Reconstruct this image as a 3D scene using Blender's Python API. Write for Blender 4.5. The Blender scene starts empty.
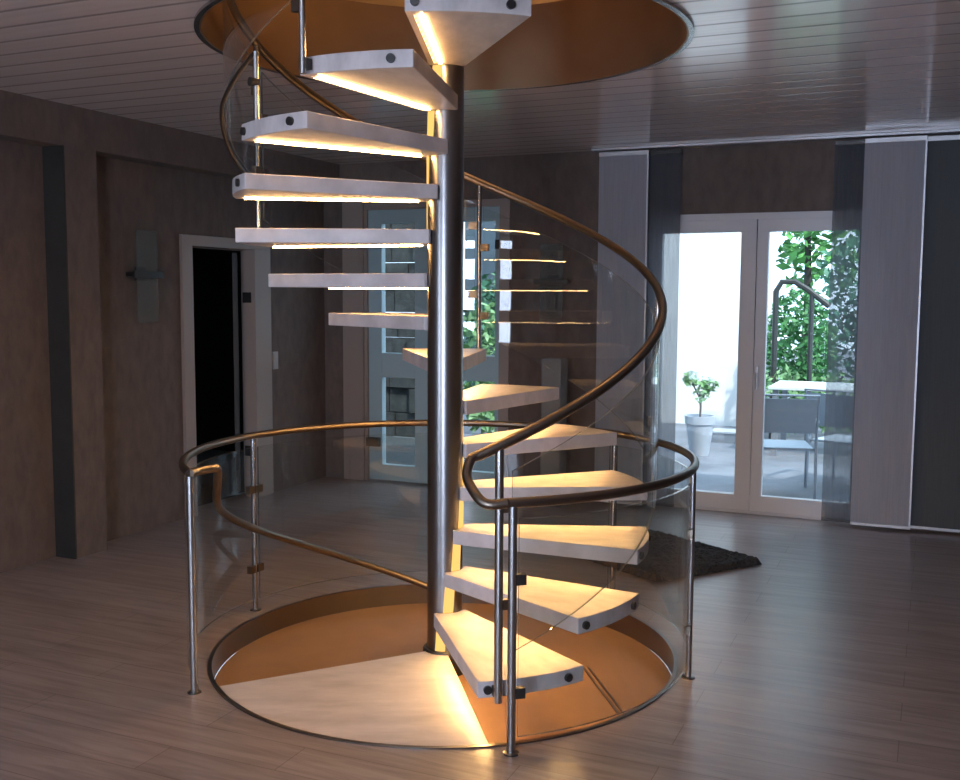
import bpy, bmesh, math, random
from mathutils import Vector, Matrix
random.seed(7)
PI = math.pi
D2R = PI/180
scene = bpy.context.scene
COL = scene.collection

# ------------------------------------------------------------------ materials
def new_mat(name):
    m = bpy.data.materials.new(name); m.use_nodes = True
    nt = m.node_tree; nt.nodes.clear()
    out = nt.nodes.new('ShaderNodeOutputMaterial')
    return m, nt, out

def N(nt, typ, **kw):
    n = nt.nodes.new(typ)
    for k, v in kw.items():
        if k in n.inputs: n.inputs[k].default_value = v
        else: setattr(n, k, v)
    return n

def principled(name, col, rough=0.5, metal=0.0, spec=0.5, noise=0.0, scale=8.0, stretch=(1,1,1), bump=0.0, detail=5.0, col2=None, sheen=0.0):
    m, nt, out = new_mat(name)
    b = N(nt, 'ShaderNodeBsdfPrincipled')
    b.inputs['Base Color'].default_value = (*col, 1)
    b.inputs['Roughness'].default_value = rough
    b.inputs['Metallic'].default_value = metal
    b.inputs['Specular IOR Level'].default_value = spec
    if sheen: b.inputs['Sheen Weight'].default_value = sheen
    nt.links.new(b.outputs[0], out.inputs[0])
    if noise or bump:
        tc = N(nt, 'ShaderNodeTexCoord'); mp = N(nt, 'ShaderNodeMapping'); mp.inputs['Scale'].default_value = stretch
        nt.links.new(tc.outputs['Object'], mp.inputs['Vector'])
        nz = N(nt, 'ShaderNodeTexNoise', Scale=scale, Detail=detail, Roughness=0.6)
        nt.links.new(mp.outputs[0], nz.inputs['Vector'])
        if noise:
            c2 = col2 or tuple(max(0, c*(1-noise)) for c in col)
            c1 = col if col2 else tuple(min(1, c*(1+noise)) for c in col)
            mx = N(nt, 'ShaderNodeMix', data_type='RGBA')
            cr = N(nt, 'ShaderNodeValToRGB'); cr.color_ramp.elements[0].position = .3; cr.color_ramp.elements[1].position = .7
            nt.links.new(nz.outputs['Fac'], cr.inputs[0])
            nt.links.new(cr.outputs[0], mx.inputs[0])
            mx.inputs[6].default_value = (*c2, 1); mx.inputs[7].default_value = (*c1, 1)
            nt.links.new(mx.outputs[2], b.inputs['Base Color'])
        if bump:
            bp = N(nt, 'ShaderNodeBump', Strength=bump, Distance=0.02)
            nt.links.new(nz.outputs['Fac'], bp.inputs['Height'])
            nt.links.new(bp.outputs[0], b.inputs['Normal'])
    return m

def emission(name, col, s):
    m, nt, out = new_mat(name)
    e = N(nt, 'ShaderNodeEmission', Strength=s); e.inputs[0].default_value = (*col, 1)
    nt.links.new(e.outputs[0], out.inputs[0]); return m

def clear_glass(name, tint=(.96,.975,.97), f0=.04, boost=.9, haze=0.0):
    m, nt, out = new_mat(name)
    tr = N(nt, 'ShaderNodeBsdfTransparent'); tr.inputs[0].default_value = (*tint, 1)
    gl = N(nt, 'ShaderNodeBsdfGlossy', Roughness=0.0); gl.inputs[0].default_value = (1,1,1,1)
    lw = N(nt, 'ShaderNodeLayerWeight', Blend=0.5)
    pw = N(nt, 'ShaderNodeMath', operation='POWER'); pw.inputs[1].default_value = 5
    ml = N(nt, 'ShaderNodeMath', operation='MULTIPLY_ADD'); ml.inputs[1].default_value = boost; ml.inputs[2].default_value = f0
    mx = N(nt, 'ShaderNodeMixShader')
    nt.links.new(lw.outputs['Facing'], pw.inputs[0]); nt.links.new(pw.outputs[0], ml.inputs[0]); nt.links.new(ml.outputs[0], mx.inputs[0])
    nt.links.new(tr.outputs[0], mx.inputs[1]); nt.links.new(gl.outputs[0], mx.inputs[2])
    last = mx
    if haze:
        df = N(nt, 'ShaderNodeBsdfDiffuse'); df.inputs[0].default_value = (.7,.72,.72,1)
        m2 = N(nt, 'ShaderNodeMixShader'); m2.inputs[0].default_value = haze
        nt.links.new(mx.outputs[0], m2.inputs[1]); nt.links.new(df.outputs[0], m2.inputs[2]); last = m2
    nt.links.new(last.outputs[0], out.inputs[0]); return m

def sheer(name, col, opacity, transl=.5):
    m, nt, out = new_mat(name)
    tr = N(nt, 'ShaderNodeBsdfTransparent')
    df = N(nt, 'ShaderNodeBsdfDiffuse'); df.inputs[0].default_value = (*col,1)
    tl = N(nt, 'ShaderNodeBsdfTranslucent'); tl.inputs[0].default_value = (*col,1)
    m1 = N(nt, 'ShaderNodeMixShader'); m1.inputs[0].default_value = transl
    nt.links.new(df.outputs[0], m1.inputs[1]); nt.links.new(tl.outputs[0], m1.inputs[2])
    # fine weave: threads running across and down
    tc = N(nt, 'ShaderNodeTexCoord'); mp = N(nt, 'ShaderNodeMapping'); mp.inputs['Scale'].default_value = (60,60,2)
    nz = N(nt, 'ShaderNodeTexNoise', Scale=2.0, Detail=3.0)
    nt.links.new(tc.outputs['Object'], mp.inputs[0]); nt.links.new(mp.outputs[0], nz.inputs['Vector'])
    ma = N(nt, 'ShaderNodeMath', operation='MULTIPLY_ADD'); ma.inputs[1].default_value = .25; ma.inputs[2].default_value = opacity-.125
    ma.use_clamp = True
    nt.links.new(nz.outputs['Fac'], ma.inputs[0])
    m2 = N(nt, 'ShaderNodeMixShader')
    nt.links.new(ma.outputs[0], m2.inputs[0])
    nt.links.new(tr.outputs[0], m2.inputs[1]); nt.links.new(m1.outputs[0], m2.inputs[2])
    nt.links.new(m2.outputs[0], out.inputs[0]); return m

def floor_mat():
    m, nt, out = new_mat('greyed_oak_planks')
    b = N(nt, 'ShaderNodeBsdfPrincipled'); nt.links.new(b.outputs[0], out.inputs[0])
    tc = N(nt, 'ShaderNodeTexCoord')
    br = N(nt, 'ShaderNodeTexBrick', offset=.37, Scale=1.0)
    br.inputs['Mortar Size'].default_value = .0022; br.inputs['Brick Width'].default_value = 1.25; br.inputs['Row Height'].default_value = .2
    br.inputs['Bias'].default_value = 0.0; br.inputs['Mortar Smooth'].default_value = .3
    br.inputs['Color1'].default_value = FLOOR1; br.inputs['Color2'].default_value = FLOOR2
    br.inputs['Mortar'].default_value = (.19,.15,.125,1)
    nt.links.new(tc.outputs['Object'], br.inputs['Vector'])
    mp = N(nt, 'ShaderNodeMapping'); mp.inputs['Scale'].default_value = (1.2, 13, 1)
    nt.links.new(tc.outputs['Object'], mp.inputs[0])
    nz = N(nt, 'ShaderNodeTexNoise', Scale=1.6, Detail=7.0, Roughness=.62, Distortion=.5); nt.links.new(mp.outputs[0], nz.inputs['Vector'])
    cr = N(nt, 'ShaderNodeValToRGB'); cr.color_ramp.elements[0].position=.33; cr.color_ramp.elements[0].color=(.62,.60,.58,1)
    cr.color_ramp.elements[1].position=.62; cr.color_ramp.elements[1].color=(1,1,1,1)
    nt.links.new(nz.outputs['Fac'], cr.inputs[0])
    mx = N(nt, 'ShaderNodeMix', data_type='RGBA', blend_type='MULTIPLY'); mx.inputs[0].default_value = 1
    nt.links.new(br.outputs['Color'], mx.inputs[6]); nt.links.new(cr.outputs[0], mx.inputs[7])
    nt.links.new(mx.outputs[2], b.inputs['Base Color'])
    rr = N(nt, 'ShaderNodeMath', operation='MULTIPLY_ADD'); rr.inputs[1].default_value=.15; rr.inputs[2].default_value=.24
    nt.links.new(nz.outputs['Fac'], rr.inputs[0]); nt.links.new(rr.outputs[0], b.inputs['Roughness'])
    bp = N(nt, 'ShaderNodeBump', Strength=.12, Distance=.01); nt.links.new(nz.outputs['Fac'], bp.inputs['Height']); nt.links.new(bp.outputs[0], b.inputs['Normal'])
    return m

def ceiling_mat():
    m, nt, out = new_mat('lacquered_ceiling_boards')
    b = N(nt, 'ShaderNodeBsdfPrincipled'); nt.links.new(b.outputs[0], out.inputs[0])
    tc = N(nt, 'ShaderNodeTexCoord'); sp = N(nt, 'ShaderNodeSeparateXYZ'); nt.links.new(tc.outputs['Object'], sp.inputs[0])
    d = N(nt, 'ShaderNodeMath', operation='DIVIDE'); d.inputs[1].default_value = .19; nt.links.new(sp.outputs['Y'], d.inputs[0])
    f = N(nt, 'ShaderNodeMath', operation='FRACT'); nt.links.new(d.outputs[0], f.inputs[0])
    cr = N(nt, 'ShaderNodeValToRGB')
    e = cr.color_ramp.elements; e[0].position=0.0; e[0].color=(.0,.0,.0,1); e[1].position=.09; e[1].color=(1,1,1,1)
    e2 = e.new(.91); e2.color=(1,1,1,1); e3=e.new(1.0); e3.color=(0,0,0,1)
    nt.links.new(f.outputs[0], cr.inputs[0])
    fl = N(nt, 'ShaderNodeMath', operation='FLOOR'); nt.links.new(d.outputs[0], fl.inputs[0])
    wn = N(nt, 'ShaderNodeTexWhiteNoise', noise_dimensions='1D'); nt.links.new(fl.outputs[0], wn.inputs['W'])
    mp = N(nt, 'ShaderNodeMapping'); mp.inputs['Scale'].default_value = (.8, 14, 1); nt.links.new(tc.outputs['Object'], mp.inputs[0])
    nz = N(nt, 'ShaderNodeTexNoise', Scale=2.0, Detail=5.0); nt.links.new(mp.outputs[0], nz.inputs['Vector'])
    mixn = N(nt, 'ShaderNodeMath', operation='MULTIPLY_ADD'); mixn.inputs[1].default_value=.35; nt.links.new(wn.outputs['Value'], mixn.inputs[0]); nt.links.new(nz.outputs['Fac'], mixn.inputs[2])
    c = N(nt, 'ShaderNodeMix', data_type='RGBA'); c.inputs[6].default_value = CEIL1; c.inputs[7].default_value = CEIL2
    nt.links.new(mixn.outputs[0], c.inputs[0])
    g = N(nt, 'ShaderNodeMix', data_type='RGBA'); g.inputs[6].default_value=(.46,.39,.36,1); nt.links.new(cr.outputs[0], g.inputs[0]); nt.links.new(c.outputs[2], g.inputs[7])
    nt.links.new(g.outputs[2], b.inputs['Base Color'])
    b.inputs['Roughness'].default_value = .2
    b.inputs['Coat Weight'].default_value=.6; b.inputs['Coat Roughness'].default_value=.12
    bp = N(nt, 'ShaderNodeBump', Strength=.25, Distance=.006); nt.links.new(cr.outputs[0], bp.inputs['Height']); nt.links.new(bp.outputs[0], b.inputs['Normal'])
    return m

FLOOR1=(.35,.295,.282,1); FLOOR2=(.31,.258,.246,1)
CEIL1=(.78,.65,.59,1); CEIL2=(.95,.82,.76,1)
LEDC=(1.0,.56,.20)
M = {}
M['floor'] = floor_mat()
M['ceiling'] = ceiling_mat()
M['plaster'] = principled('taupe_plaster', (.14,.104,.088), .75, noise=.2, scale=9.0, stretch=(1.5,1.5,.7), bump=.2, detail=9)
M['tread'] = principled('pale_limestone', (.64,.585,.57), .38, noise=.2, scale=5.0, stretch=(1,2.2,1), detail=8)
M['landing'] = principled('pale_marble_landing', (.60,.555,.56), .3, noise=.2, scale=3.5, stretch=(.8,2.6,1), detail=8)
M['steel'] = principled('brushed_steel', (.46,.45,.44), .27, metal=1.0)
M['pole'] = principled('satin_pole_steel', (.30,.29,.285), .29, metal=1.0)
M['rail'] = principled('bronzed_steel', (.22,.18,.14), .33, metal=1.0)
M['dark'] = principled('dark_metal', (.05,.047,.045), .4, metal=.6)
M['bronze'] = principled('ochre_bronze_lining', (.36,.25,.16), .42, metal=.85, noise=.1, scale=2.0)
M['dark_reveal'] = principled('dark_reveal', (.03,.026,.021), .6, noise=.2, scale=6)
M['ochre'] = principled('ochre_board', (.31,.178,.088), .5, noise=.14, scale=2.2)
M['rim'] = principled('dark_rim_steel', (.22,.20,.185), .28, metal=1.0)
M['glass'] = clear_glass('balustrade_glass', (.955,.965,.955), .045, .85)
M['glass_edge'] = clear_glass('glass_edge', (.42,.46,.44), .12, .8, haze=.12)
M['pane'] = clear_glass('window_glass', (.97,.985,.98), .03, .9)
M['led'] = emission('led_warm', LEDC, 100)
M['led_soft'] = emission('led_warm_riser', (1,.58,.16), 1.25)
M['white'] = principled('white_paint', (.74,.72,.72), .4)
M['casing'] = principled('beige_door_casing', (.34,.275,.24), .45)
M['curtain_pale'] = sheer('pale_curtain_weave', (.46,.46,.50), .97, .22)
M['curtain_sheer'] = sheer('grey_sheer_weave', (.16,.17,.19), .72, .35)
M['curtain_dark'] = sheer('dark_curtain_weave', (.135,.145,.15), .97, .2)
M['alu'] = principled('pale_aluminium', (.62,.61,.62), .35, metal=.3)
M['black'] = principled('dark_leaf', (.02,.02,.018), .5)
M['rug'] = principled('charcoal_shag', (.042,.044,.047), .95, noise=.6, scale=60, bump=.6)
M['frost'] = clear_glass('sconce_glass', (.75,.80,.78), .06, .7, haze=.10)
M['vase'] = clear_glass('vase_glass', (.80,.82,.82), .09, .8, haze=.22)
M['plastic'] = principled('white_plastic', (.42,.40,.39), .4)
M['deck'] = principled('terrace_paving', (.145,.16,.185), .6, noise=.35, scale=1.4)
M['render_white'] = principled('white_render', (.85,.88,.9), .8)
M['pot'] = principled('pale_stoneware', (.36,.41,.46), .5, noise=.06, scale=5)
M['soil'] = principled('soil', (.06,.045,.03), .9)
M['bark'] = principled('bark', (.05,.045,.04), .9, noise=.3, scale=20)
M['shade_blue'] = principled('blue_grey_render', (.065,.095,.12), .8, noise=.1, scale=3)
M['gravel'] = principled('dark_gravel', (.045,.055,.058), .9, noise=.5, scale=40, bump=.5)
M['leaf3'] = principled('leaf_deep_green', (.06,.22,.07), .55, noise=.3, scale=3)
M['leaf'] = principled('leaf_green', (.12,.35,.09), .55, noise=.45, scale=2.5)
M['leaf2'] = principled('leaf_blue_green', (.06,.20,.12), .55, noise=.4, scale=2.5)
M['leaf_pale'] = principled('leaf_pale', (.20,.38,.17), .55, noise=.35, scale=3)
M['rock'] = principled('dark_stone', (.035,.042,.042), .85, noise=.5, scale=9, bump=.7)
M['pewter'] = principled('pewter_frame', (.30,.34,.38), .35, metal=.5)
M['sling'] = principled('grey_sling', (.36,.42,.47), .7)
M['tabletop'] = principled('pale_tabletop', (.72,.78,.80), .4)
M['teal'] = principled('painted_teal_grey', (.40,.54,.58), .45)
M['upper'] = principled('upper_plaster', (.62,.48,.33), .8)
M['darkframe'] = principled('dark_garden_steel', (.03,.035,.035), .5)

# ------------------------------------------------------------------ mesh helpers
class MB:
    def __init__(s): s.v=[]; s.f=[]; s.m=[]; s.sm=[]
    def add(s, verts, faces, mi=0, smooth=False):
        o=len(s.v); s.v += [tuple(p) for p in verts]
        for f in faces: s.f.append([i+o for i in f]); s.m.append(mi); s.sm.append(smooth)
        return s
    def box(s, a, b, mi=0):
        x0,y0,z0=a; x1,y1,z1=b
        v=[(x0,y0,z0),(x1,y0,z0),(x1,y1,z0),(x0,y1,z0),(x0,y0,z1),(x1,y0,z1),(x1,y1,z1),(x0,y1,z1)]
        return s.add(v,[(0,3,2,1),(4,5,6,7),(0,1,5,4),(1,2,6,5),(2,3,7,6),(3,0,4,7)],mi)
    def obox(s, c, ax, ay, az, mi=0):
        c=Vector(c); ax=Vector(ax); ay=Vector(ay); az=Vector(az)
        v=[c+sx*ax+sy*ay+sz*az for sz in(-1,1) for sx,sy in((-1,-1),(1,-1),(1,1),(-1,1))]
        return s.add(v,[(0,3,2,1),(4,5,6,7),(0,1,5,4),(1,2,6,5),(2,3,7,6),(3,0,4,7)],mi)
    def tube(s, pts, r, n=12, mi=0, closed=False, radii=None):
        pts=[Vector(p) for p in pts]; k=len(pts); vs=[]; prev=None
        for i,p in enumerate(pts):
            if closed: t=(pts[(i+1)%k]-pts[i-1])
            else: t=(pts[min(i+1,k-1)]-pts[max(i-1,0)])
            t.normalize()
            if prev is None:
                u=t.orthogonal().normalized()
            else:
                u=(prev-t*prev.dot(t)); u=u.normalized() if u.length>1e-6 else t.orthogonal().normalized()
            prev=u; w=t.cross(u); rr=radii[i] if radii else r
            for j in range(n):
                a=2*PI*j/n; vs.append(p+(u*math.cos(a)+w*math.sin(a))*rr)
        fs=[]
        for i in range(k if closed else k-1):
            for j in range(n):
                a=i*n+j; b=i*n+(j+1)%n; c=((i+1)%k)*n+(j+1)%n; d=((i+1)%k)*n+j
                fs.append((a,b,c,d))
        s.add(vs,fs,mi,True)
        if not closed:
            o=len(s.v)-len(vs)
            s.f.append([o+j for j in range(n)][::-1]); s.m.append(mi); s.sm.append(False)
            s.f.append([o+(k-1)*n+j for j in range(n)]); s.m.append(mi); s.sm.append(False)
        return s
    def lathe(s, prof, n=32, mi=0, c=(0,0,0)):
        vs=[]
        for r,z in prof:
            for j in range(n):
                a=2*PI*j/n; vs.append((c[0]+r*math.cos(a),c[1]+r*math.sin(a),c[2]+z))
        fs=[]
        for i in range(len(prof)-1):
            for j in range(n):
                fs.append((i*n+j,i*n+(j+1)%n,(i+1)*n+(j+1)%n,(i+1)*n+j))
        s.add(vs,fs,mi,True); o=len(s.v)-len(vs)
        if prof[0][0]>1e-5: s.f.append([o+j for j in range(n)][::-1]); s.m.append(mi); s.sm.append(False)
        if prof[-1][0]>1e-5: s.f.append([o+(len(prof)-1)*n+j for j in range(n)]); s.m.append(mi); s.sm.append(False)
        return s
    def prism(s, poly, z0, z1, mi=0):
        n=len(poly); v=[(x,y,z0) for x,y in poly]+[(x,y,z1) for x,y in poly]
        f=[list(range(n))[::-1],[i+n for i in range(n)]]+[(i,(i+1)%n,(i+1)%n+n,i+n) for i in range(n)]
        return s.add(v,f,mi)
    def sheet(s, pts_lo_in, pts_hi_in, pts_lo_out, pts_hi_out, mi=0, me=1):
        """curved slab: four point rows -> two big faces (mi) and edges (me)"""
        k=len(pts_lo_in); v=list(pts_lo_in)+list(pts_hi_in)+list(pts_lo_out)+list(pts_hi_out); o=len(s.v)
        s.v += [tuple(p) for p in v]
        def q(a,b,c,d,m,sm):
            s.f.append([o+a,o+b,o+c,o+d]); s.m.append(m); s.sm.append(sm)
        for i in range(k-1):
            q(i+1,i,k+i,k+i+1,mi,True)
            q(2*k+i,2*k+i+1,3*k+i+1,3*k+i,mi,True)
            q(k+i,3*k+i,3*k+i+1,k+i+1,me,False)
            q(i,i+1,2*k+i+1,2*k+i,me,False)
        q(0,2*k,3*k,k,me,False); e=k-1
        q(e,k+e,3*k+e,2*k+e,me,False)
        return s
    def build(s, name, mats, parent=None, bevel=0):
        me=bpy.data.meshes.new(name); me.from_pydata([tuple(map(float,p)) for p in s.v],[],s.f)
        if not isinstance(mats,(list,tuple)): mats=[mats]
        for m in mats: me.materials.append(m)
        for p,mi,sm in zip(me.polygons,s.m,s.sm): p.material_index=mi; p.use_smooth=sm
        me.validate()
        bm=bmesh.new(); bm.from_mesh(me)
        bmesh.ops.recalc_face_normals(bm, faces=bm.faces)
        if bevel:
            bmesh.ops.remove_doubles(bm, verts=bm.verts, dist=1e-5)
            ed=[e for e in bm.edges if len(e.link_faces)==2 and e.calc_face_angle(0)>.5]
            bmesh.ops.bevel(bm, geom=ed, offset=bevel, segments=2, affect='EDGES', profile=.6)
        bm.to_mesh(me); bm.free(); me.update()
        if any(s.sm): me.set_sharp_from_angle(angle=40*D2R)
        o=bpy.data.objects.new(name, me); COL.objects.link(o)
        if parent: o.parent=parent
        return o

def tag(o,label=None,cat=None,group=None,kind=None):
    if label: o['label']=label
    if cat: o['category']=cat
    if group: o['group']=group
    if kind: o['kind']=kind
    return o
def empty(name, loc=(0,0,0), rz=0):
    o=bpy.data.objects.new(name,None); COL.objects.link(o); o.location=loc; o.rotation_euler=(0,0,rz); o.empty_display_size=.1
    return o
def copy_tree(o,parent=None):
    c=o.copy(); COL.objects.link(c)
    if parent: c.parent=parent
    for ch in list(o.children): copy_tree(ch,c)
    return c

TH = 25.8*D2R                       # the room is turned this much against the stair axis
def W(u,v,z=0): return (u*math.cos(TH)+v*math.sin(TH), -u*math.sin(TH)+v*math.cos(TH), z)
def room(o): o.rotation_euler=(0,0,-TH); return o
def struct(o,label,cat=None): return tag(o,label,cat,None,'structure')
def pol(r,a,z=0): return (r*math.cos(a*D2R), r*math.sin(a*D2R), z)

H_C = 2.853                          # ceiling height
R_F, R_C = 1.10, 1.094               # stair openings in floor and ceiling
U0,U1,V0,V1 = -3.03,4.6,-6.6,3.72    # room box in room coordinates
UC = -2.86                           # face of the left piers

# ------------------------------------------------------------------ floor / ceiling with round openings
def holed_plate(r, z0, z1, u0,u1,v0,v1, n=128):
    mb=MB()
    ring=[]; outer=[]
    cu,cv=0.0,0.0
    for i in range(n):
        a=2*PI*i/n; c,s_=math.cos(a),math.sin(a)
        ring.append((r*c,r*s_))
        t=min((u1 if c>0 else u0)/c if abs(c)>1e-9 else 1e9,(v1 if s_>0 else v0)/s_ if abs(s_)>1e-9 else 1e9)
        outer.append((t*c,t*s_))
    # snap nearest outer samples to the corners so the plate is a true rectangle
    for cx,cy in((u0,v0),(u1,v0),(u1,v1),(u0,v1)):
        k=min(range(n),key=lambda i:(outer[i][0]-cx)**2+(outer[i][1]-cy)**2); outer[k]=(cx,cy)
    v=[(x,y,z) for z in(z0,z1) for P in(ring,outer) for x,y in P]
    f=[]
    for i in range(n):
        j=(i+1)%n
        f.append((i,n+i,n+j,j)[::-1]); f.append((2*n+i,3*n+i,3*n+j,2*n+j))
        f.append((i,j,2*n+j,2*n+i)); f.append((n+i,3*n+i,3*n+j,n+j)[::-1])
    mb.add(v,f); return mb
struct(room(holed_plate(R_F,-.12,0,U0-.2,U1+.2,V0-.2,V1+.2).build('floor',M['floor'])),'grey brown plank floor around the round stair opening','floor')
struct(room(holed_plate(R_C,H_C,H_C+.12,U0-.2,U1+.2,V0-.2,V1+.2).build('ceiling',M['ceiling'])),'glossy pale board ceiling around the round stair opening','ceiling')

def ring(r0,r1,z0,z1,n=128):
    mb=MB(); mb.lathe([(r0,z0),(r1,z0),(r1,z1),(r0,z1),(r0,z0)],n)
    for i in range(len(mb.f)): mb.sm[i]=False
    mb.f=[f for f in mb.f if len(f)==4]; mb.m=mb.m[:len(mb.f)]; mb.sm=[True]*len(mb.f)
    return mb
def smooth_by_angle(o,deg=30):
    me=o.data
    me.set_sharp_from_angle(angle=deg*D2R)
    return o
struct(smooth_by_angle(ring(R_F-.012,R_F+.006,-.11,.006).build('trim_1',M['rim'])),'dark steel ring edging the round floor opening','trim')
struct(smooth_by_angle(ring(R_C-.014,R_C+.004,H_C-.012,H_C+.43).build('trim_2',[M['bronze']])),'ochre metal lining inside the round ceiling opening','trim')
struct(smooth_by_angle(ring(R_C-.006,R_C+.016,H_C-.014,H_C-.001).build('trim_3',M['steel'])),'thin steel lip around the ceiling opening','trim')

# recessed ochre board and landing inside the floor opening
mb=MB(); mb.prism([pol(R_F-.013,i*360/96)[:2] for i in range(96)],-.16,-.11)
rec=struct(mb.build('floor_recess',M['ochre']),'ochre brown recessed board behind and beside the stone landing','floor')

LAND0,LAND1=205.5,279.0
mb=MB(); poly=[(0.0,0.0)]+[pol(R_F-.016,LAND0+(LAND1-LAND0)*i/40)[:2] for i in range(41)]
mb.prism(poly,-.105,.002)
tag(mb.build('stair_landing',M['landing'],None,bevel=.003),'pale marble quarter landing filling the front left of the round floor opening','landing')

# upper storey seen through the opening
mb=MB()
mb.box((-2.2,-2.2,3.283),(2.2,-1.2,3.30)); mb.box((-2.2,1.2,3.283),(2.2,2.2,3.30)); mb.box((-2.2,-1.2,3.283),(-1.1,1.2,3.30)); mb.box((1.1,-1.2,3.283),(2.2,1.2,3.30))
struct(mb.build('floor_upper',M['floor']),'upper storey floor around the stair opening','floor')
mb=MB()
mb.box((-2.4,-2.4,2.99),(-2.2,2.4,5.6)); mb.box((2.2,-2.4,2.99),(2.4,2.4,5.6)); mb.box((-2.2,2.2,2.99),(2.2,2.4,5.6)); mb.box((-2.2,-2.4,2.99),(2.2,-2.2,5.6))
struct(mb.build('wall_upper',M['upper']),'warm plaster wall of the upper storey','wall')
mb=MB(); mb.box((-2.4,-2.4,5.6),(2.4,2.4,5.7)); struct(mb.build('ceiling_upper',M['upper']),'ceiling of the upper storey','ceiling')

# ------------------------------------------------------------------ walls (room coordinates)
def wall_v(mb, v0, v1, u0, u1, z0, z1, holes):
    """wall running along u with rectangular holes (ua,ub,za,zb)"""
    us=sorted({u0,u1,*[h[0] for h in holes],*[h[1] for h in holes]})
    zs=sorted({z0,z1,*[h[2] for h in holes],*[h[3] for h in holes]})
    for i in range(len(us)-1):
        for k in range(len(zs)-1):
            a,b=(us[i]+us[i+1])/2,(zs[k]+zs[k+1])/2
            if any(h[0]<a<h[1] and h[2]<b<h[3] for h in holes): continue
            mb.box((us[i],v0,zs[k]),(us[i+1],v1,zs[k+1]))
FD=(-.03,1.68,0,2.33)     # french door
BD=(-2.63,-1.20,0,2.50)   # garden door behind the stair
mb=MB(); wall_v(mb,V1,V1+.22,U0-.2,U1+.2,0,H_C,[FD,BD]); struct(room(mb.build('wall_back',M['plaster'])),'taupe plaster wall with the terrace door and garden door','wall')
# left wall: openings at the door; piers and header project in front of the recesses
LD=(1.75,2.85,0,2.13)
mb=MB()
for (a,b,z0,z1) in [(V0-.2,LD[0],0,H_C),(LD[1],V1,0,H_C),(LD[0],LD[1],LD[3],H_C)]:
    mb.box((U0-.22,a,z0),(U0,b,z1))
struct(room(mb.build('wall_left',M['plaster'])),'taupe plaster wall with two shallow recesses','wall')
mb=MB()
mb.box((U0-.02,.512,0),(UC,.775,2.6)); mb.box((U0-.02,V0,2.6),(UC,V1,H_C)); mb.box((U0-.02,-2.6,0),(UC,-2.3,2.6))
struct(room(mb.build('trim_4',M['plaster'])),'plaster pier and header projecting from the left wall','trim')
mb=MB(); mb.box((U0,.50,0),(UC,.512,2.6)); struct(room(mb.build('trim_5',M['dark_reveal'])),'dark strip added to darken the left side of the plaster pier','trim')  # strip added to make this reveal darker than the pier's plaster
mb=MB(); mb.box((U1,V0-.2,0),(U1+.2,V1,H_C)); struct(room(mb.build('wall_right',M['plaster'])),'taupe plaster side wall on the camera side','wall')
WFS=[(-2.05,-1.05,.1,2.45),(1.0,2.05,.1,2.45)]
mb=MB(); wall_v(mb,V0-.22,V0,U0-.2,U1+.2,0,H_C,WFS); struct(room(mb.build('wall_front',M['plaster'])),'taupe plaster wall with two tall windows opposite the stair','wall')
for k_,WF in enumerate(WFS):
    w=empty('window_%d'%(k_+1),W((WF[0]+WF[1])/2,V0-.1,0),-TH); struct(w,['tall white window in the wall opposite the stair, farther from the viewer','tall white window in the wall opposite the stair, nearer the viewer'][k_],'window')
    mb=MB(); hw=(WF[1]-WF[0])/2
    for a_,b_ in [(-hw,-hw+.05),(hw-.05,hw)]: mb.box((a_,-.05,WF[2]),(b_,.05,WF[3]))
    mb.box((-hw+.05,-.05,WF[2]),(hw-.05,.05,WF[2]+.05)); mb.box((-hw+.05,-.05,WF[3]-.05),(hw-.05,.05,WF[3])); mb.build('window_frame',M['white'],w)
    mb=MB(); mb.box((-hw+.05,-.005,WF[2]+.05),(hw-.05,.005,WF[3]-.05)); mb.build('pane',M['pane'],w)
# ------------------------------------------------------------------ doors
def leaf_frame(mb,u0,u1,z0,z1,st,bot,top,y0=-.035,y1=.035,mid=None):
    mb.box((u0,y0,z0),(u0+st,y1,z1)); mb.box((u1-st,y0,z0),(u1,y1,z1))
    mb.box((u0+st,y0,z0),(u1-st,y1,z0+bot)); mb.box((u0+st,y0,z1-top),(u1-st,y1,z1))
    if mid: mb.box((u0+st,y0,mid[0]),(u1-st,y1,mid[1]))
def pane(name,parent,u0,u1,z0,z1):
    p=MB(); p.box((u0,-.006,z0),(u1,.006,z1)); return p.build(name,M['pane'],parent)
# french door to the terrace
d=empty('door_2',W(0,V1+.08,0),-TH); struct(d,'white framed double glass door to the bright terrace','door')
mb=MB(); mb.box((FD[0],-.05,0),(FD[0]+.05,.06,FD[3])); mb.box((FD[1]-.05,-.05,0),(FD[1],.06,FD[3])); mb.box((FD[0]+.05,-.05,FD[3]-.05),(FD[1]-.05,.06,FD[3])); mb.box((FD[0]+.05,-.05,0),(FD[1]-.05,.06,.02))
mb.build('door_frame',M['white'],d)
for (a,b,ga,gb) in [(.02,.822,.09,.705),(.828,1.63,.912,1.56)]:
    mb=MB(); leaf_frame(mb,a,b,.02,2.28,.0,.12,.09)
    mb.box((a,-.035,.14),(ga,.035,2.19)); mb.box((gb,-.035,.14),(b,.035,2.19))
    l=mb.build('door_leaf',M['white'],d,bevel=.004)
    pane('pane',l,ga,gb,.14,2.19)
mb=MB(); mb.box((.845,-.05,1.0),(.868,-.035,1.16)); mb.tube([(.856,-.04,1.1),(.856,-.085,1.1)],.008,8); mb.tube([(.856,-.085,1.105),(.856,-.085,.98)],.009,8)
mb.build('door_handle',M['alu'],d)
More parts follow.
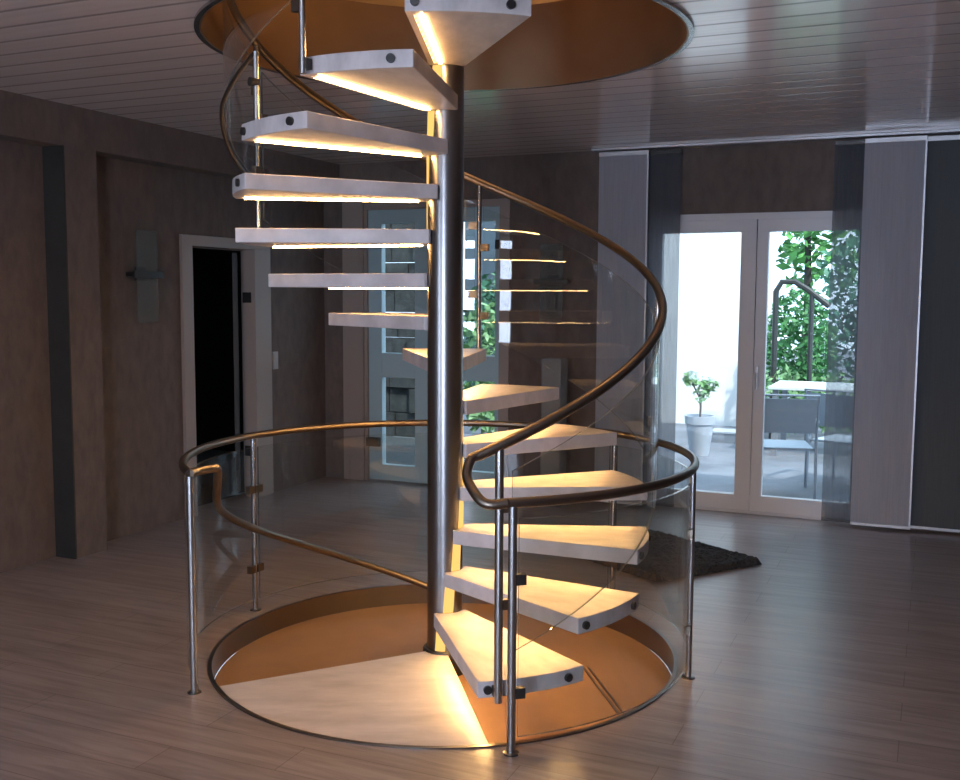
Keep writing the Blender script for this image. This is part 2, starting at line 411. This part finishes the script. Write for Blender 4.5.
# garden door behind the stair
d=empty('door_3',W(0,V1+.06,0),-TH); struct(d,'grey framed glass garden door behind the stair pole','door')
mb=MB(); mb.box((BD[0],-.06,0),(BD[0]+.05,.08,BD[3])); mb.box((BD[1]-.09,-.07,0),(BD[1],.08,BD[3])); mb.box((BD[0]+.05,-.06,BD[3]-.06),(BD[1]-.09,.08,BD[3]))
mb.box((BD[0]-.19,-.085,0),(BD[0]+.02,-.06,BD[3]+.06))
mb.build('door_frame',M['casing'],d)
for (a,b) in [(-2.58,-1.975),(-1.965,-1.29)]:
    mb=MB(); leaf_frame(mb,a,b,.015,2.44,.135 if a<-2 else .05,.14,.12,mid=(.95,1.17))
    l=mb.build('door_leaf',M['teal'],d,bevel=.004)
    st=.135 if a<-2 else .05
    pane('pane',l,a+st,b-st,1.17,2.32); pane('pane',l,a+st,b-st,.155,.95)
mb=MB(); mb.box((-2.59,-.075,.32),(-2.46,-.036,.40)); mb.build('hinge',M['dark'],d)
mb=MB(); mb.box((-1.335,-.06,2.08),(-1.295,-.036,2.16)); mb.build('door_closer',M['dark'],d)
# doorway in the left wall
d=empty('door_1',W(U0,0,0),-TH); struct(d,'beige cased doorway into a dark room','door')
mb=MB()
mb.box((-.2,LD[0],0),(.03,LD[0]+.115,LD[3]-.08)); mb.box((-.09,LD[1]-.22,0),(.03,LD[1],LD[3]-.08)); mb.box((-.2,LD[1]-.1,0),(-.09,LD[1],LD[3]-.08)); mb.box((-.2,LD[0],LD[3]-.08),(.03,LD[1],LD[3]))
mb.build('door_frame',M['casing'],d,bevel=.004)
mb=MB(); dx,dy=-.60,.80; p0=Vector((-.24,LD[1]-.13,0)); ax=Vector((dx,dy,0)).normalized(); ay=Vector((-ax.y,ax.x,0))
mb.obox(p0+ax*.38+Vector((0,0,1.02)),ax*.38,ay*.02,(0,0,1.01)); lf=mb.build('door_leaf',M['black'],d)
for z in (.35,1.62):
    mb=MB(); mb.box((-.085,LD[1]-.236,z),(-.01,LD[1]-.219,z+.085)); mb.build('hinge',M['dark'],d)
# dark room beyond the doorway
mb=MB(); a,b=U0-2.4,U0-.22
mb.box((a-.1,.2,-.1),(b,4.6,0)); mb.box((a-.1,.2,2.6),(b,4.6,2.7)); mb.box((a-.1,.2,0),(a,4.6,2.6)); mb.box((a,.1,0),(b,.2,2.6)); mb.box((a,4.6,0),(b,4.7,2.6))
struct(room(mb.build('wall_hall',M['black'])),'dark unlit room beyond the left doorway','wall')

# ------------------------------------------------------------------ spiral staircase
H=.1996; A0=-108.7; DA=26.4; TW=28.36; TT=.066; RT=.96; NT=14
def znose(a): return H*(a-A0)/DA
stair=empty('spiral_staircase',(0,0,-.11))
tag(stair,'spiral staircase of lit pale stone treads on a round steel pole with helical glass balustrade','staircase')
ZB=.11
def S(z): return z+ZB
mb=MB(); mb.lathe([(.084,S(-.105)),(.084,S(3.2))],48)
pole=mb.build('pole',M['pole'],stair)
mb=MB(); mb.lathe([(.105,S(-.109)),(.105,S(.004)),(.1,S(.012)),(.088,S(.014))],40); mb.build('base_flange',M['dark'],pole)
def tread_mb():
    # local frame: nosing edge to the clockwise side, outer end on an arc of radius RT
    m=TW/2
    pts=[]
    ca=lambda a:(math.cos(a*D2R),math.sin(a*D2R))
    for i in range(13):
        a=-m+TW*i/12; pts.append((RT*ca(a)[0],RT*ca(a)[1]))
    pts.append((.062,.082))
    for i in range(9):
        a=50-100*i/8; pts.append((.0865*math.cos(a*D2R),.0865*math.sin(a*D2R)))
    pts.append((.062,-.082))
    mb=MB(); mb.prism(pts,-TT,0); return mb
proto=None
nos0=Vector((.062,-.082,0)); nos1=Vector((RT*math.cos(-TW/2*D2R),RT*math.sin(-TW/2*D2R),0))
nd=(nos1-nos0).normalized(); nn=Vector((-nd.y,nd.x,0))
def make_tread():
    t=tread_mb().build('tread',M['tread'],stair,bevel=.004)
    L=(nos1-nos0).length
    a=nos0+nd*.05+nn*.056; b=nos0+nd*(L-.045)+nn*.056
    mb=MB(); c=(a+b)/2
    mb.obox((c.x,c.y,-TT-.0034),(b-a)/2,nn*.0055,(0,0,.0034)); mb.build('led_strip',M['led'],t)
    c=c-nn*.028; mb=MB(); mb.obox((c.x,c.y,-TT-.0027),(b-a)/2,nn*.002,(0,0,.0027)); mb.build('light_shield',M['tread'],t)
    for az in (-TW/2+2.3,TW/2-5.0):
        mb=MB(); p=Vector(pol(RT-.004,az,-TT/2)); q=Vector(pol(RT+.012,az,-TT/2)); mb.tube([p,q],.017,16); mb.build('bolt_cap',M['dark'],t)
    # riser light on the pole below the tread
    mb=MB(); vs=[];k=5
    for i in range(k):
        az=-50+32*i/(k-1)
        p=pol(.0845,az+2,-TT-.001); q=pol(.0845,az-4,-H+.001); p2=pol(.0885,az+2,-TT-.001); q2=pol(.0885,az-4,-H+.001)
        vs.append((q,p,q2,p2))
    mb.sheet([v[0] for v in vs],[v[1] for v in vs],[v[2] for v in vs],[v[3] for v in vs],0,0)
    mb.build('riser_light',M['led_soft'],t)
    return t
for i in range(1,NT+1):
    if proto is None: proto=make_tread(); t=proto
    else: t=copy_tree(proto,stair)
    t.location=(0,0,S(i*H)); t.rotation_euler=(0,0,(A0+i*DA+TW/2)*D2R)
# handrail: helix at radius 1.0, 0.9 above the nosings
RH=1.0; HR=.90
pts=[pol(RH,a,S(znose(a)+HR)) for a in [ -83+ (268+83)*i/150 for i in range(151)]]
mb=MB(); mb.tube(pts,.021,14); mb.build('handrail',M['rail'],stair)
# posts every third tread
PA=[A0+i*DA+(4.2 if i==1 else 3.0) for i in (1,4,7,10,13)]
for k,a in zip((1,4,7,10,13),PA):
    zt=k*H; top=znose(a)+HR
    bot=zt-TT*.6 if k in(4,10) else zt-TT-.005
    mb=MB(); mb.tube([pol(RH,a,S(bot)),pol(RH,a,S(top-.012))],.0135 if k>1 else .017,14); p=mb.build('post',M['steel'],stair)
    er=Vector(pol(1,a)); et=Vector((-er.y,er.x,0))
    mb=MB(); mb.obox(er*.985+Vector((0,0,S(zt-TT/2))),er*.02,et*.016,(0,0,.02)); mb.build('bracket',M['dark'],p)
    for dz in (.22,.60):
        for sgn in (-1,1):
            if k==1 and sgn<0: continue
            mb=MB(); mb.obox(er*.985+et*sgn*.034+Vector((0,0,S(znose(a)+dz+.06*sgn))),er*.012,et*.024,(0,0,.02)); mb.build('glass_clamp',M['rail'],p)
# helical glass
RG=.985; GT=.010
# low dark edge rail with a stub post on the twelfth tread
ST=A0+12*DA+8
mb=MB(); mb.tube([pol(1.0-.045*max(0,min(1,(a-196)/(ST-196))),a,S(znose(a)+.2)) for a in [ST-(ST-163)*i/30 for i in range(31)]],.010,10); mb.build('edge_rail',M['rim'],stair)
mb=MB(); mb.tube([pol(.945,ST,S(12*H-.003)),pol(.945,ST,S(znose(ST)+.21))],.013,12); sp_=mb.build('stub_post',M['steel'],stair)
er=Vector(pol(1,ST)); mb=MB(); mb.tube([er*.94+Vector((0,0,S(12*H+.15))),er*.975+Vector((0,0,S(12*H+.15)))],.018,14); mb.build('knob',M['dark'],sp_)
spans=[(PA[0]+3.2,PA[1]-1.4),(PA[1]+1.4,PA[2]-1.4),(PA[2]+1.4,PA[3]-1.4),(PA[3]+1.4,PA[4]-1.4),(PA[4]+1.4,266)]
for a0,a1 in spans:
    n=48; rows=[[],[],[],[]]; lo=.06 if a0<150 else .215
    for i in range(n+1):
        a=a0+(a1-a0)*i/n; z=znose(a)
        for r_,(rr,zz) in zip(rows,((RG-GT/2,z+lo),(RG-GT/2,z+.775),(RG+GT/2,z+lo),(RG+GT/2,z+.775))):
            r_.append(pol(rr,a,S(zz)))
    mb=MB(); mb.sheet(*rows); mb.build('glass_panel',[M['glass'],M['glass_edge']],stair)

# ------------------------------------------------------------------ guard railing around the floor opening
guard=empty('guard_railing',(-.018,0,0))
tag(guard,'round steel and glass guard railing standing on the floor around the stair opening','railing')
HG=.947; RGD=1.177
def smooth_path(ctrl,n=8):
    out=[]; c=[Vector(p) for p in ctrl]
    for i in range(len(c)-1):
        p0=c[max(i-1,0)];p1=c[i];p2=c[i+1];p3=c[min(i+2,len(c)-1)]
        for k in range(n):
            t=k/n
            out.append(.5*((2*p1)+(-p0+p2)*t+(2*p0-5*p1+4*p2-p3)*t*t+(-p0+3*p1-3*p2+p3)*t**3))
    out.append(c[-1]); return out
arc=[pol(RGD,a,HG) for a in [-78+ (206.8+78)*i/110 for i in range(111)]]
mb=MB(); mb.tube(arc,.019,14); mb.build('rail',M['rail'],guard)
# loop joining the rail to the climbing handrail
zh=znose(-83)+HR
loop=smooth_path([pol(RGD,-78,HG),pol(1.167,-81.4,HG-.004),pol(1.135,-83.2,HG+.02),pol(1.06,-84.6,zh-.07),(pol(1.015,-84.4,0)[0]+.014,pol(1.015,-84.4,0)[1],zh-.012),(pol(1.0,-83,0)[0]+.018,pol(1.0,-83,0)[1],zh)],6)
mb=MB(); mb.tube(loop,.019,14); mb.build('rail_loop',M['rail'],guard)
# falling handrail on the left
dn=[pol(RGD,206.8,HG),pol(1.14,205,HG),pol(1.07,202.6,HG),pol(1.045,201.2,HG-.005),pol(1.035,199.5,HG-.04),pol(1.036,195.5,HG-.14)]
dn=smooth_path(dn,6)
dn+= [pol(1.035,a,.84+.0078*(a-199)-.02) for a in [189-(189-86)*i/50 for i in range(51)]]
mb=MB(); mb.tube(dn,.019,14); mb.build('handrail',M['rail'],guard)
GP=[-77.0,-20,36.8,90.5,148.3,206.8]
for a in GP:
    er=Vector(pol(1,a)); et=Vector((-er.y,er.x,0))
    mb=MB(); mb.tube([pol(RGD,a,.0),pol(RGD,a,HG-.012)],.0165 if a in(GP[0],GP[-1]) else .0135,14); p=mb.build('post',M['steel'],guard)
    mb=MB(); mb.lathe([(.03,0.0),(.03,.006),(.018,.009)],20,c=pol(RGD,a,0)); mb.build('base_flange',M['rim'],p)
    for z in (.23,.66):
        for sgn in (-1,1):
            if (a==GP[0] and sgn<0) or (a==GP[-1] and sgn>0): continue
            mb=MB(); mb.obox(er*1.172+et*sgn*.03+Vector((0,0,z)),er*.013,et*.022,(0,0,.02)); mb.build('glass_clamp',M['dark'] if a==GP[0] else M['rail'],p)
for i in range(len(GP)-1):
    a0,a1=GP[i]+1.3,GP[i+1]-1.3; rows=[[],[],[],[]]; n=48
    for k in range(n+1):
        a=a0+(a1-a0)*k/n
        for r_,(rr,zz) in zip(rows,((1.165,.06),(1.165,.885),(1.175,.06),(1.175,.885))): r_.append(pol(rr,a,zz))
    mb=MB(); mb.sheet(*rows); mb.build('glass_panel',[M['glass'],M['glass_edge']],guard)

# ------------------------------------------------------------------ curtains on the back wall
def curtain(u0,u1,v,mat,label,rail_mat='alu',edge=True):
    c=empty('panel_curtain',W((u0+u1)/2,v,.02),-TH)
    hw=(u1-u0)/2; top=H_C-.02-.062
    n=10; mb=MB()
    for i in range(n):
        a=-hw+2*hw*i/n; b=-hw+2*hw*(i+1)/n
        ya=.004*math.sin(i*1.7); yb=.004*math.sin((i+1)*1.7)
        mb.add([(a,ya,.012),(b,yb,.012),(b,yb,top),(a,ya,top)],[(0,1,2,3)],0,True)
    mb.build('fabric',mat,c)
    mb=MB(); mb.box((-hw,-.012,top-.004),(hw,.012,top+.030)); mb.build('top_rail',M[rail_mat],c,bevel=.003)
    mb=MB(); mb.box((-hw,-.009,0),(hw,.009,.02)); mb.build('weight_bar',M[rail_mat],c,bevel=.003)
    if edge:
        mb=MB(); mb.box((hw-.012,-.007,.02),(hw,.007,top)); mb.build('hem',M['alu'],c)
    tag(c,label,'curtain','panel curtains along the terrace wall'); return c
curtain(-.39,.01,3.60,M['curtain_pale'],'pale grey panel curtain left of the terrace door, nearest the stair')
curtain(-.02,.255,3.655,M['curtain_sheer'],'narrow dark sheer panel curtain on the left edge of the terrace door','dark',False)
curtain(1.375,1.62,3.655,M['curtain_sheer'],'narrow dark sheer panel curtain over the right edge of the terrace door','dark',False)
curtain(1.585,1.995,3.60,M['curtain_pale'],'pale grey panel curtain right of the terrace door')
curtain(1.98,3.0,3.655,M['curtain_dark'],'wide dark panel curtain at the right end of the terrace wall','alu',False)
t=empty('curtain_track',W(1.2,3.63,H_C),-TH); tag(t,'slim pale curtain track on the ceiling above the terrace door','curtain track')
mb=MB(); mb.box((-1.65,-.05,-.018),(1.9,.05,-.002)); mb.build('track',M['alu'],t)

# ------------------------------------------------------------------ things in the room
# rug: a rectangle with shaggy pile, one corner pointing right
def make_rug():
    c0=Vector((2.01,1.50)); ex=Vector((-.76,-.41)); ey=Vector((-.58,.90)); n,m_=60,64
    cen=c0+ex*.5+ey*.5
    def hgt(i,j):
        e=min(i,n-i,j,m_-j); return .004 if e==0 else .034+random.random()*.014
    mb=MB(); vs=[]
    for i in range(n+1):
        for j in range(m_+1):
            p=c0+ex*(i/n)+ey*(j/m_)-cen; jt=.012
            if i in(0,n) or j in (0,m_): p=p*(1+random.uniform(-.02,.015))
            vs.append((p.x+random.uniform(-jt,jt)*.4,p.y+random.uniform(-jt,jt)*.4,hgt(i,j)))
    fs=[(i*(m_+1)+j,i*(m_+1)+j+1,(i+1)*(m_+1)+j+1,(i+1)*(m_+1)+j) for i in range(n) for j in range(m_)]
    mb.add(vs,fs); o=mb.build('rug',M['rug']); o.location=(cen.x,cen.y,.001); return o
tag(make_rug(),'dark charcoal shaggy rug lying behind the stair with one corner pointing right','rug')
# wall sconces
def sconce(loc,rz,label):
    s=empty('wall_sconce',loc,rz)
    mb=MB(); mb.box((-.15,-.09,-.03),(.15,-.076,.02)); mb.box((-.15,-.076,-.02),(.15,-.012,.01)); mb.box((-.05,-.012,-.05),(.05,0,.05)); mb.build('bar',M['dark'],s,bevel=.003)
    mb=MB(); mb.box((-.10,-.075,-.34),(.10,-.066,.30)); mb.build('glass_plate',M['frost'],s)
    tag(s,label,'wall lamp','unlit wall sconces'); return s
sconce(W(U0,1.33,1.83),-TH+PI/2,'unlit wall sconce with glass plate left of the dark doorway')
sconce(W(-.80,V1,1.81),-TH,'unlit wall sconce on the wall behind the stair, left of the pale curtain')
# tall glass floor vase
v=empty('floor_vase',W(-.68,3.42,0),-TH); tag(v,'tall square clear glass floor vase below the sconce, seen past the treads','vase')
mb=MB()
def sq(r): return [(-r,-r),(r,-r),(r,r),(-r,r)]
for a,b in (((-.082,-.082),(-.074,.082)),((.074,-.082),(.082,.082)),((-.074,-.082),(.074,-.074)),((-.074,.074),(.074,.082))):
    mb.box((a[0],a[1],.03),(b[0],b[1],1.19))
mb.build('body',M['vase'],v)
mb=MB(); mb.box((-.082,-.082,0),(.082,.082,.03)); mb.build('base',M['vase'],v)
# light switch
s=empty('light_switch',W(U0,2.93,1.13),-TH+PI/2); tag(s,'small white light switch right of the dark doorway','switch')
mb=MB(); mb.box((-.04,-.01,-.075),(.04,0,.075)); mb.build('plate',M['plastic'],s,bevel=.003)
mb=MB(); mb.box((-.028,-.016,.004),(.028,-.01,.062)); mb.box((-.028,-.016,-.062),(.028,-.01,-.004)); mb.build('rocker',M['plastic'],s)

# ------------------------------------------------------------------ outdoors
mb=MB(); mb.box((-14,V1+.22,-.12),(16,30,-.02)); struct(room(mb.build('terrace',M['deck'])),'pale grey terrace paving outside the glass doors','terrace')
mb=MB(); mb.box((-5.2,V1+.24,-.03),(-1.2,6.4,-.01)); struct(room(mb.build('ground_bed',M['gravel'])),'dark gravel bed outside the garden door','ground')
# white neighbouring wall behind the left door pane
mb=MB(); mb.box((-1.35,9.3,-.1),(.16,9.6,5.5)); struct(room(mb.build('wall_garden',M['render_white'])),'bright white rendered wall across the terrace','wall')
def px(x,y,z=0.0):
    """point at height z on the sight line of the reference view (used only to read positions off the plan)"""
    d=FWD+(x-480)/FPX*RGT-(y-390)/FPX*UPV; t=(z-CAM.z)/d.z; p=CAM+d*t; return p
FPX=1025.8; PIT=.09339; YAW=.03396; ROL=.00526
CAM=Vector((0,-4.8138,1.7021))
FWD=Vector((math.sin(YAW)*math.cos(PIT),math.cos(YAW)*math.cos(PIT),-math.sin(PIT)))
rt=Vector((math.cos(YAW),-math.sin(YAW),0)); up=rt.cross(FWD)
RGT=math.cos(ROL)*rt+math.sin(ROL)*up; UPV=-math.sin(ROL)*rt+math.cos(ROL)*up

def foliage(mb, blobs, n, size, mi=0):
    for _ in range(n):
        c,r=random.choice(blobs)
        while True:
            q=Vector((random.uniform(-1,1),random.uniform(-1,1),random.uniform(-1,1)))
            if .35<q.length<1: break
        p=Vector(c)+Vector((q.x*r[0],q.y*r[1],q.z*r[2]))
        d=Vector((random.gauss(0,1),random.gauss(0,1),random.gauss(0,.7))).normalized(); e=d.orthogonal().normalized(); e=(e*math.cos(random.random()*6)+d.cross(e)*math.sin(random.random()*6)).normalized()
        s_=size*random.uniform(.6,1.4)
        mb.add([p-d*s_,p+e*s_*.45,p+d*s_,p-e*s_*.45],[(0,1,2,3)],mi)
    return mb
# potted shrub
P=(2.66,6.03)
pp=px(699,455,-.02)
pot=empty('potted_shrub',(pp.x,pp.y,-.02)); tag(pot,'small leafy shrub in a pale tapered pot on the terrace','potted plant')
mb=MB(); mb.lathe([(.10,0),(.13,.2),(.145,.34),(.16,.345),(.163,.43),(.145,.43),(.14,.38),(.0,.38)],28); mb.build('pot',M['pot'],pot)
mb=MB(); mb.tube([(0,0,.37),(.01,.02,.52),(-.01,.0,.68)],.012,8); mb.tube([(.0,.01,.55),(.08,.02,.72)],.008,6); mb.tube([(0,0,.6),(-.09,0,.78)],.008,6); mb.build('stem',M['bark'],pot)
foliage(MB(),[((0,0,.70),(.09,.09,.15)),((.10,.02,.76),(.09,.08,.09)),((-.10,0,.82),(.09,.08,.09))],260,.035).build('foliage',M['leaf_pale'],pot)
# terrace furniture
def chair_outdoor(loc,rz,label):
    c=empty('terrace_chair',loc,rz)
    for sx in(-1,1):
        mb=MB(); x=sx*.27
        mb.tube([(x,-.28,0),(x,-.27,.62),(x,-.26,.64),(x,.2,.64),(x,.24,.62),(x,.28,0)],.014,8); mb.build('leg_frame',M['pewter'],c)
        mb=MB(); mb.box((x-.025,-.27,.645),(x+.025,.22,.665)); mb.build('armrest',M['tabletop'],c)
    mb=MB(); mb.box((-.25,-.25,.41),(.25,.25,.43)); mb.build('seat',M['sling'],c)
    mb=MB(); mb.add([(-.25,.265,.56),(.25,.265,.56),(.25,.345,.86),(-.25,.345,.86),(-.25,.28,.56),(.25,.28,.56),(.25,.36,.86),(-.25,.36,.86)],[(0,1,2,3),(7,6,5,4),(3,2,6,7),(0,4,5,1),(1,5,6,2),(0,3,7,4)]); mb.build('backrest',M['sling'],c)
    mb=MB(); mb.tube([(-.265,.23,.40),(-.265,.36,.89),(.265,.36,.89),(.265,.23,.40)],.013,8); mb.build('back_frame',M['pewter'],c)
    tag(c,label,'chair','chairs on the terrace'); return c
q=px(778,492,-.02); chair_outdoor((q.x,q.y,-.02),-TH+PI+.25,'grey metal terrace chair nearest the glass door, with its back to the room')
q=px(848,486,-.02); chair_outdoor((q.x,q.y,-.02),-TH+PI-.35,'grey metal terrace chair half hidden behind the right sheer curtain')
q=px(800,452,-.02)
tb=empty('terrace_table',(q.x,q.y,-.02),-TH); tag(tb,'pale rectangular garden table beyond the terrace chairs','table')
mb=MB(); mb.box((-.30,-.45,.72),(1.3,.45,.75)); mb.build('table_top',M['tabletop'],tb,bevel=.004)
for x in(-.23,1.23):
    for y in(-.38,.38):
        mb=MB(); mb.box((x-.03,y-.03,0),(x+.03,y+.03,.72)); mb.build('leg',M['pewter'],tb)
q=px(723,441,-.02)
b=empty('storage_bench',(q.x,q.y,-.02),-TH); tag(b,'low grey bench against the white wall right of the potted shrub','bench')
mb=MB(); mb.box((-.12,-.15,0),(.42,.15,.11)); mb.build('body',M['pewter'],b); mb=MB(); mb.box((-.13,-.16,.11),(.43,.16,.13)); mb.build('lid',M['pot'],b)
a_,b_=px(586,668,-.11),px(621,714,-.11); dv=(b_-a_)/2; nv=Vector((-dv.y,dv.x,0)).normalized()
for off in (-.012,.012):
    mb=MB(); c_=(a_+b_)/2+nv*off; mb.obox((c_.x,c_.y,-.1085),dv,nv*.004,(0,0,.0015)); sm_=mb.build('seam',M['rim'],rec)
# garden beyond
def at(x,dist,z):
    d=FWD+(x-480)/FPX*RGT; d.z=0; d.normalize(); p=CAM+d*dist; return (p.x,p.y,z)
def tree(name,x,dist,h,blobs,n,size,mat,label,trunk=True,cat='tree',lean=0):
    o=empty(name,at(x,dist,-.02))
    if trunk:
        mb=MB(); mb.tube([(0,0,0),(.05+lean*.3,0,h*.35),(lean,0,h*.7)],.07,8,radii=[.1,.07,.04]); mb.build('trunk',M['bark'],o)
    foliage(MB(),blobs,n,size).build('foliage',M[mat],o)
    tag(o,label,cat); return o
tree('garden_tree',802,16.5,4.2,[((0,0,3.0),(.9,.8,.8)),((.6,.1,3.6),(.8,.7,.6)),((-.5,0,3.7),(.6,.6,.5)),((.4,.2,2.3),(.8,.6,.6))],1150,.10,'leaf','loose green tree with open crown beyond the terrace table')
tree('round_shrub',798,13.5,1.7,[((0,0,1.05),(.46,.46,.80))],2600,.045,'leaf3','dense rounded green shrub inside the dark bent frame',False,'shrub')
tree('garden_hedge',822,13.05,.9,[((-.45,0,.45),(.45,.3,.42)),((.15,0,.42),(.5,.3,.38)),((.7,0,.5),(.4,.3,.45))],1300,.05,'leaf_pale','low pale green hedge behind the garden table',False,'hedge')
tree('leafy_tree',862,15.2,3.2,[((0,0,1.9),(.7,.6,1.0)),((.4,0,2.9),(.6,.5,.6)),((-.1,0,1.0),(.7,.5,.6))],1700,.08,'leaf2','blue green tree seen through the right sheer curtain')
tree('climbing_plant',737,14.6,1.9,[((0,0,1.55),(.09,.12,.45)),((.08,0,1.0),(.08,.1,.2))],260,.05,'leaf2','thin climbing plant at the right end of the white wall',True,'plant')
fr=empty('garden_arch',at(773,12.8,-.02),-TH); tag(fr,'dark bent metal frame arching over the rounded shrub','garden arch')
def fp(x,y): 
    # offset along the horizontal right direction and height at the frame's distance
    s_=12.8/FPX; return ((x-773)*s_,0,CAM.z+(294-y)*s_+.02)
mb=MB(); mb.tube([(0,0,0),fp(773,330),fp(773,290),fp(778,281),fp(790,281),fp(803,289),fp(822,304)],.035,8); mb.build('arch',M['darkframe'],fr)
mb=MB(); mb.tube([(fp(806,290)[0],0,0),fp(806,292)],.03,8); mb.build('upright',M['darkframe'],fr)
# garden outside the door behind the stair
mb=MB()
for r in range(11):
    x=-1.6
    while x<1.0:
        w_=min(random.uniform(.25,.5),1.02-x); mb.box((x,-.1+random.uniform(-.04,.04),r*.3),(x+w_-.015,.2,r*.3+.285)); x+=w_
o=mb.build('garden_wall',M['rock']); o.location=W(-4.15,6.6,-.02); room(o); tag(o,'dark dry stone garden wall outside the door behind the pole','wall',None,'structure')
mb=MB(); mb.box((-4.6,10.2,-.1),(-1.5,10.4,3.2)); struct(room(mb.build('wall_outbuilding',M['shade_blue'])),'blue grey outbuilding wall beyond the garden door','wall')
tree('garden_bush',484,13.2,2.0,[((0,0,1.0),(.5,.4,.9)),((.2,0,1.5),(.45,.4,.55))],1500,.06,'leaf2','blue green bush outside the garden door, right of the pole',False,'shrub')
tree('fern_bush',484,11.9,1.5,[((0,0,1.15),(.3,.25,.5)),((0,0,.5),(.25,.2,.45))],700,.06,'leaf_pale','pale green bush outside the garden door, beside the pole',False,'shrub')

# ------------------------------------------------------------------ light
wld=bpy.data.worlds.new('sky'); scene.world=wld; wld.use_nodes=True
bg=wld.node_tree.nodes['Background']; bg.inputs[0].default_value=(.58,.77,1.0,1); bg.inputs[1].default_value=3.5
sun=bpy.data.objects.new('sun',bpy.data.lights.new('sun','SUN')); COL.objects.link(sun)
sun.data.energy=5; sun.data.angle=.03; sun.data.color=(1,.97,.92)
sd=Vector(W(.55,-.45,0)); sd=Vector((sd.x,sd.y,.85)).normalized()   # towards the sun
sun.rotation_euler=sd.to_track_quat('Z','Y').to_euler()
def area(name,loc,rot,sx,sy,e,col):
    l=bpy.data.lights.new(name,'AREA'); l.shape='RECTANGLE'; l.size=sx; l.size_y=sy; l.energy=e; l.color=col
    o=bpy.data.objects.new(name,l); COL.objects.link(o); o.location=loc; o.rotation_euler=rot; return o
# daylight entering through the wide window opposite the stair
for WF,WE in zip(WFS,(75,205)): area('window_daylight',W((WF[0]+WF[1])/2,V0-.3,1.3),(PI/2,0,-TH),WF[1]-WF[0],2.3,WE,(.66,.74,1.0))
# warm lamp of the upper storey
lp=bpy.data.lights.new('upper_lamp','POINT'); lp.energy=45; lp.color=(1,.62,.3); lp.shadow_soft_size=.15
o=bpy.data.objects.new('upper_lamp',lp); COL.objects.link(o); o.location=(.9,.6,5.0)

# ------------------------------------------------------------------ camera
cam=bpy.data.cameras.new('camera'); co=bpy.data.objects.new('camera',cam); COL.objects.link(co); scene.camera=co
cam.sensor_width=36; cam.sensor_fit='HORIZONTAL'; cam.lens=36*FPX/960; cam.clip_start=.05
R=Matrix((RGT,UPV,-FWD)).transposed()
co.matrix_world=Matrix.Translation(CAM)@R.to_4x4()
scene.view_settings.view_transform='Standard'; scene.view_settings.look='None'; scene.view_settings.gamma=1; scene.view_settings.use_curve_mapping=False
scene.view_settings.exposure=0
cy=scene.cycles
cy.max_bounces=10; cy.diffuse_bounces=4; cy.glossy_bounces=5; cy.transmission_bounces=6; cy.transparent_max_bounces=40
cy.sample_clamp_indirect=6; cy.use_denoising=True; cy.caustics_reflective=False; cy.caustics_refractive=False
